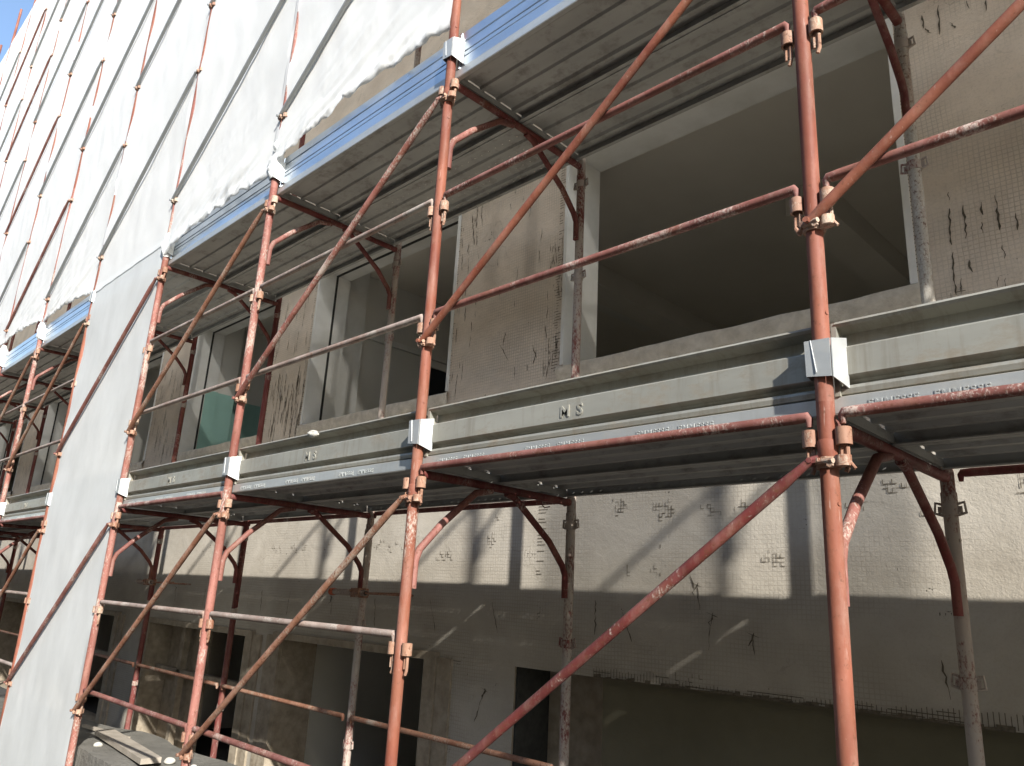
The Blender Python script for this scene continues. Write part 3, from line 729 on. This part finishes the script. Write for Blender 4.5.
# ------------------------------------------------------------------ wall ties with tube stubs
for i, (n, dx, lab) in enumerate(((3, 0, 'short tie tube with orange cap clamped across the third inner post'), (5, 0, 'short tie tube clamped across the fifth inner post'))):
    t = empty('wall_tie', (X(n), YI - .04, .01), lab, 'wall tie', 'ties fixing the scaffold to the wall')
    q = MB(); q.hollow((-.30, 0, 0), (.08, 0, 0), .021, .016, 14); put('tube', lim(q, 'tube', M['greyrail']), t)
    q = MB(); q.path([(.08, 0, 0), (.48, .05, .01)], .006, 8); q.path([(.1, .0, .0), (.1, .38, 0)], .008, 8); put('threaded_rod', lim(q, 'threaded_rod', M['tan']), t)
    q = MB(); q.hollow((0, .04, -.03), (0, .04, .03), .034, .025, 12); q.box(-.04, .045, -.035, .012, -.03, .03); q.path([(.03, -.05, -.01), (.03, .06, -.01)], .009, 8); q.path([(-.03, -.05, .012), (-.03, .06, .012)], .009, 8)
    put('coupler', lim(q, 'coupler', M['tan']), t)
    if i == 0:
        q = MB(); q.path([(-.335, 0, 0), (-.33, 0, 0), (-.285, 0, 0)], [.018, .0245, .0245], 14); put('end_cap', lim(q, 'end_cap', M['orangecap']), t)
# hook wire under lower deck
q = MB(); q.path([(0, 0, 0), (.0, 0, -.05), (.02, 0, -.07), (.05, .01, -.065)], .003, 6)
tag(put('wire_hook', lim(q, 'wire_hook', M['wine']), None, (-2.72, 2.95, .55)), 'small bent wire hook hanging under the lower deck near the second inner post', 'wire')

# ------------------------------------------------------------------ white debris netting, one sheet per bay
ZT = 11.62
hem = {2: (2.76, 2.83), 3: (2.63, 2.68), 5: (2.82, 2.74), 6: (2.93, 2.84), 7: (2.9, 2.93)}
def net(b_, zlow=None, x0=None, x1=None, name='debris_net', ztop=ZT, label=None):
    x0 = X(b_ + 1) if x0 is None else x0; x1 = X(b_) if x1 is None else x1
    q = MB(); nx = 44 if zlow is not None or b_ > 6 else 110
    za, zb = hem.get(b_, (2.78, 2.86))
    def low(t, x):
        if zlow is not None: return zlow + .02 * noise.noise(Vector((x * 4, b_, 0)))
        base = za * (1 - t) + zb * t
        arch = .055 * math.sin(PI * t)
        rag = .030 * noise.noise(Vector((x * 7, b_, 5))) + .010 * noise.noise(Vector((x * 17, b_, 9)))
        return base + arch + rag
    top = ztop
    nz = int((top - (zlow if zlow is not None else za)) * 13)
    if zlow is None: fine = 1
    for j in range(nz + 1):
        s = j / nz; s = s ** (1.6 if zlow is not None or b_ > 6 else 2.1)
        for i in range(nx + 1):
            t = i / nx; x = x0 + (x1 - x0) * t; lo = low(t, x); z = lo + (top - lo) * s
            e = math.sin(PI * t) ** .6
            bf = .004 + .022 * min(1, max(0, (z - 2.85) / .5))
            y = YO - .017 + .020 * (1 - e) * noise.noise(Vector((round(x / 1.8) * 7.3, z * 2.6, 4))) + bf * e * (.4 + .6 * noise.noise(Vector((x * .9, z * .5, b_))))
            y += (.006 if z > 2.9 else .003) * e * noise.noise(Vector((x * 5 + z * 1.5, z * 3 - x, b_ * 2)))
            dlo = z - lo
            if zlow is None:   # gathered folds running up from the hem
                k = math.exp(-dlo / .38)
                y -= k * e * abs(.050 * noise.noise(Vector((x * 3 - z * 6.5, z * 2.2, 3 + b_))) + .030 * noise.noise(Vector((x * 9 - z * 17, z * 5, b_))))
                y -= .028 * math.exp(-dlo / .06) * (.6 + abs(noise.noise(Vector((x * 5, z * 6, 2))) + .5 * noise.noise(Vector((x * 19, z * 12, 7))))) - .02 * math.exp(-dlo / .012)
            q.v.append((x, y, z))
    for j in range(nz):
        for i in range(nx): a = j * (nx + 1) + i; q.face((a, a + 1, a + nx + 2, a + nx + 1))
    me = q.mesh(name, M['net'] if ztop > 3 else M['netused'] if b_ == 4 else M['netdim'], 60); o = put(name, me)
    tag(o, label or 'white debris net sheet covering the upper lifts, ' + bay_name(b_), 'debris net', 'white debris net sheets on the scaffold')
    return o
nets = {}
for b_ in range(-1, NMAX + 0):
    if b_ == 4:
        nets['low'] = net(4, -1.55, ztop=2.80, label='dusty white net strip hanging to the ground, ' + bay_name(4)); nets['low'].location.y = .007
        nets[4] = net(4, 2.74)
    elif b_ >= 2: nets[b_] = net(b_)
    else: nets[b_] = net(b_, zlow=3.2 if b_ == 1 else 2.9)
nets['r'] = net(0, zlow=-1.5, x0=-.20, x1=.92, ztop=2.56, label='unseen white net strip added past the right edge to thin sunlight on the wall')  # added out of view to dim part of the sunlit wall band
nets['r2'] = net(-1, zlow=-1.5, x0=1.42, x1=1.90, ztop=2.56, label='narrow unseen net strip added farther right to break up sunlight on the wall')  # second added strip, also unseen, breaks up the sun patch
# crumpled ends tied round the posts
def knot(parent, n, z0, z1, r, seed):
    q = MB(); seg, rows = 18, 16
    for j in range(rows + 1):
        s = j / rows; z = z0 + (z1 - z0) * s
        for k in range(seg):
            a = 2 * PI * k / seg
            rr = r * (.35 + .75 * math.sin(PI * (.12 + .8 * s))) * (1 + .35 * noise.noise(Vector((math.cos(a) * 1.8, math.sin(a) * 1.8, z * 26 + seed))))
            rr = max(rr, R + .001)
            q.v.append((X(n) + math.cos(a) * rr, YO + math.sin(a) * rr, z + .012 * noise.noise(Vector((a * 2, z * 20, seed)))))
    for j in range(rows):
        for k in range(seg): a = j * seg + k; b = j * seg + (k + 1) % seg; q.face((a, b, b + seg, a + seg))
    put('tied_corner', q.mesh('tied_corner', M['net'], 50), parent)
knot(nets[2], 3, 2.64, 2.84, .055, 1); knot(nets[2], 3, 2.84, 2.96, .038, 2)
for n, z in ((4, 2.60), (6, 2.62), (7, 2.70), (8, 2.66), (9, 2.7)): knot(nets[n - 1 if n > 5 else 3], n, z, z + .22, .048, n * 3)
for n in range(3, 12):
    for l in range(2, 6):
        if (n + 2 * l) % 3: continue
        z = ZD(l) + [1.0, .35, 1.25, .8, .1][(n * 2 + l) % 5]
        knot(nets[n - 1], n, z, z + .16 + .08 * ((n + l) % 3), .030, n + l * 7)
for l, z in enumerate((2.3, 1.1, -.2)): pass

# ------------------------------------------------------------------ camera
cam = bpy.data.cameras.new('camera'); co = bpy.data.objects.new('camera', cam); C.objects.link(co)
cam.sensor_width = 36; cam.lens = 767.556 * 36 / 1024; cam.clip_start = .05; cam.clip_end = 2000
Rm = Matrix(((0.71215459, 0.15749401, 0.68412826), (0.70012872, -0.23087085, -0.67566147), (0.05153264, 0.96015326, -0.27468182)))
co.matrix_world = Rm.to_4x4(); bpy.context.scene.camera = co

# ------------------------------------------------------------------ light
sd = Vector((2.1, -1.0, 1.3)).normalized()
sun = bpy.data.lights.new('sun', 'SUN'); sun.energy = 5.0; sun.angle = math.radians(1.0); sun.color = (1, .965, .905)
so = bpy.data.objects.new('sun', sun); C.objects.link(so); so.rotation_euler = sd.to_track_quat('Z', 'Y').to_euler(); so.location = (20, -10, 15)
wd_ = bpy.data.worlds.new('World'); bpy.context.scene.world = wd_; wd_.use_nodes = True
nt = wd_.node_tree; bg = nt.nodes['Background']; sky = nt.nodes.new('ShaderNodeTexSky'); sky.sky_type = 'NISHITA'; sky.sun_disc = False
sky.sun_elevation = math.asin(sd.z); sky.sun_rotation = math.atan2(sd.x, sd.y); sky.air_density = 1.0; sky.dust_density = .6; sky.ozone_density = 1.2
nt.links.new(sky.outputs[0], bg.inputs[0]); bg.inputs[1].default_value = .15
sc = bpy.context.scene
sc.view_settings.view_transform = 'Standard'; sc.view_settings.look = 'None'; sc.view_settings.exposure = 1.05; sc.view_settings.gamma = 1
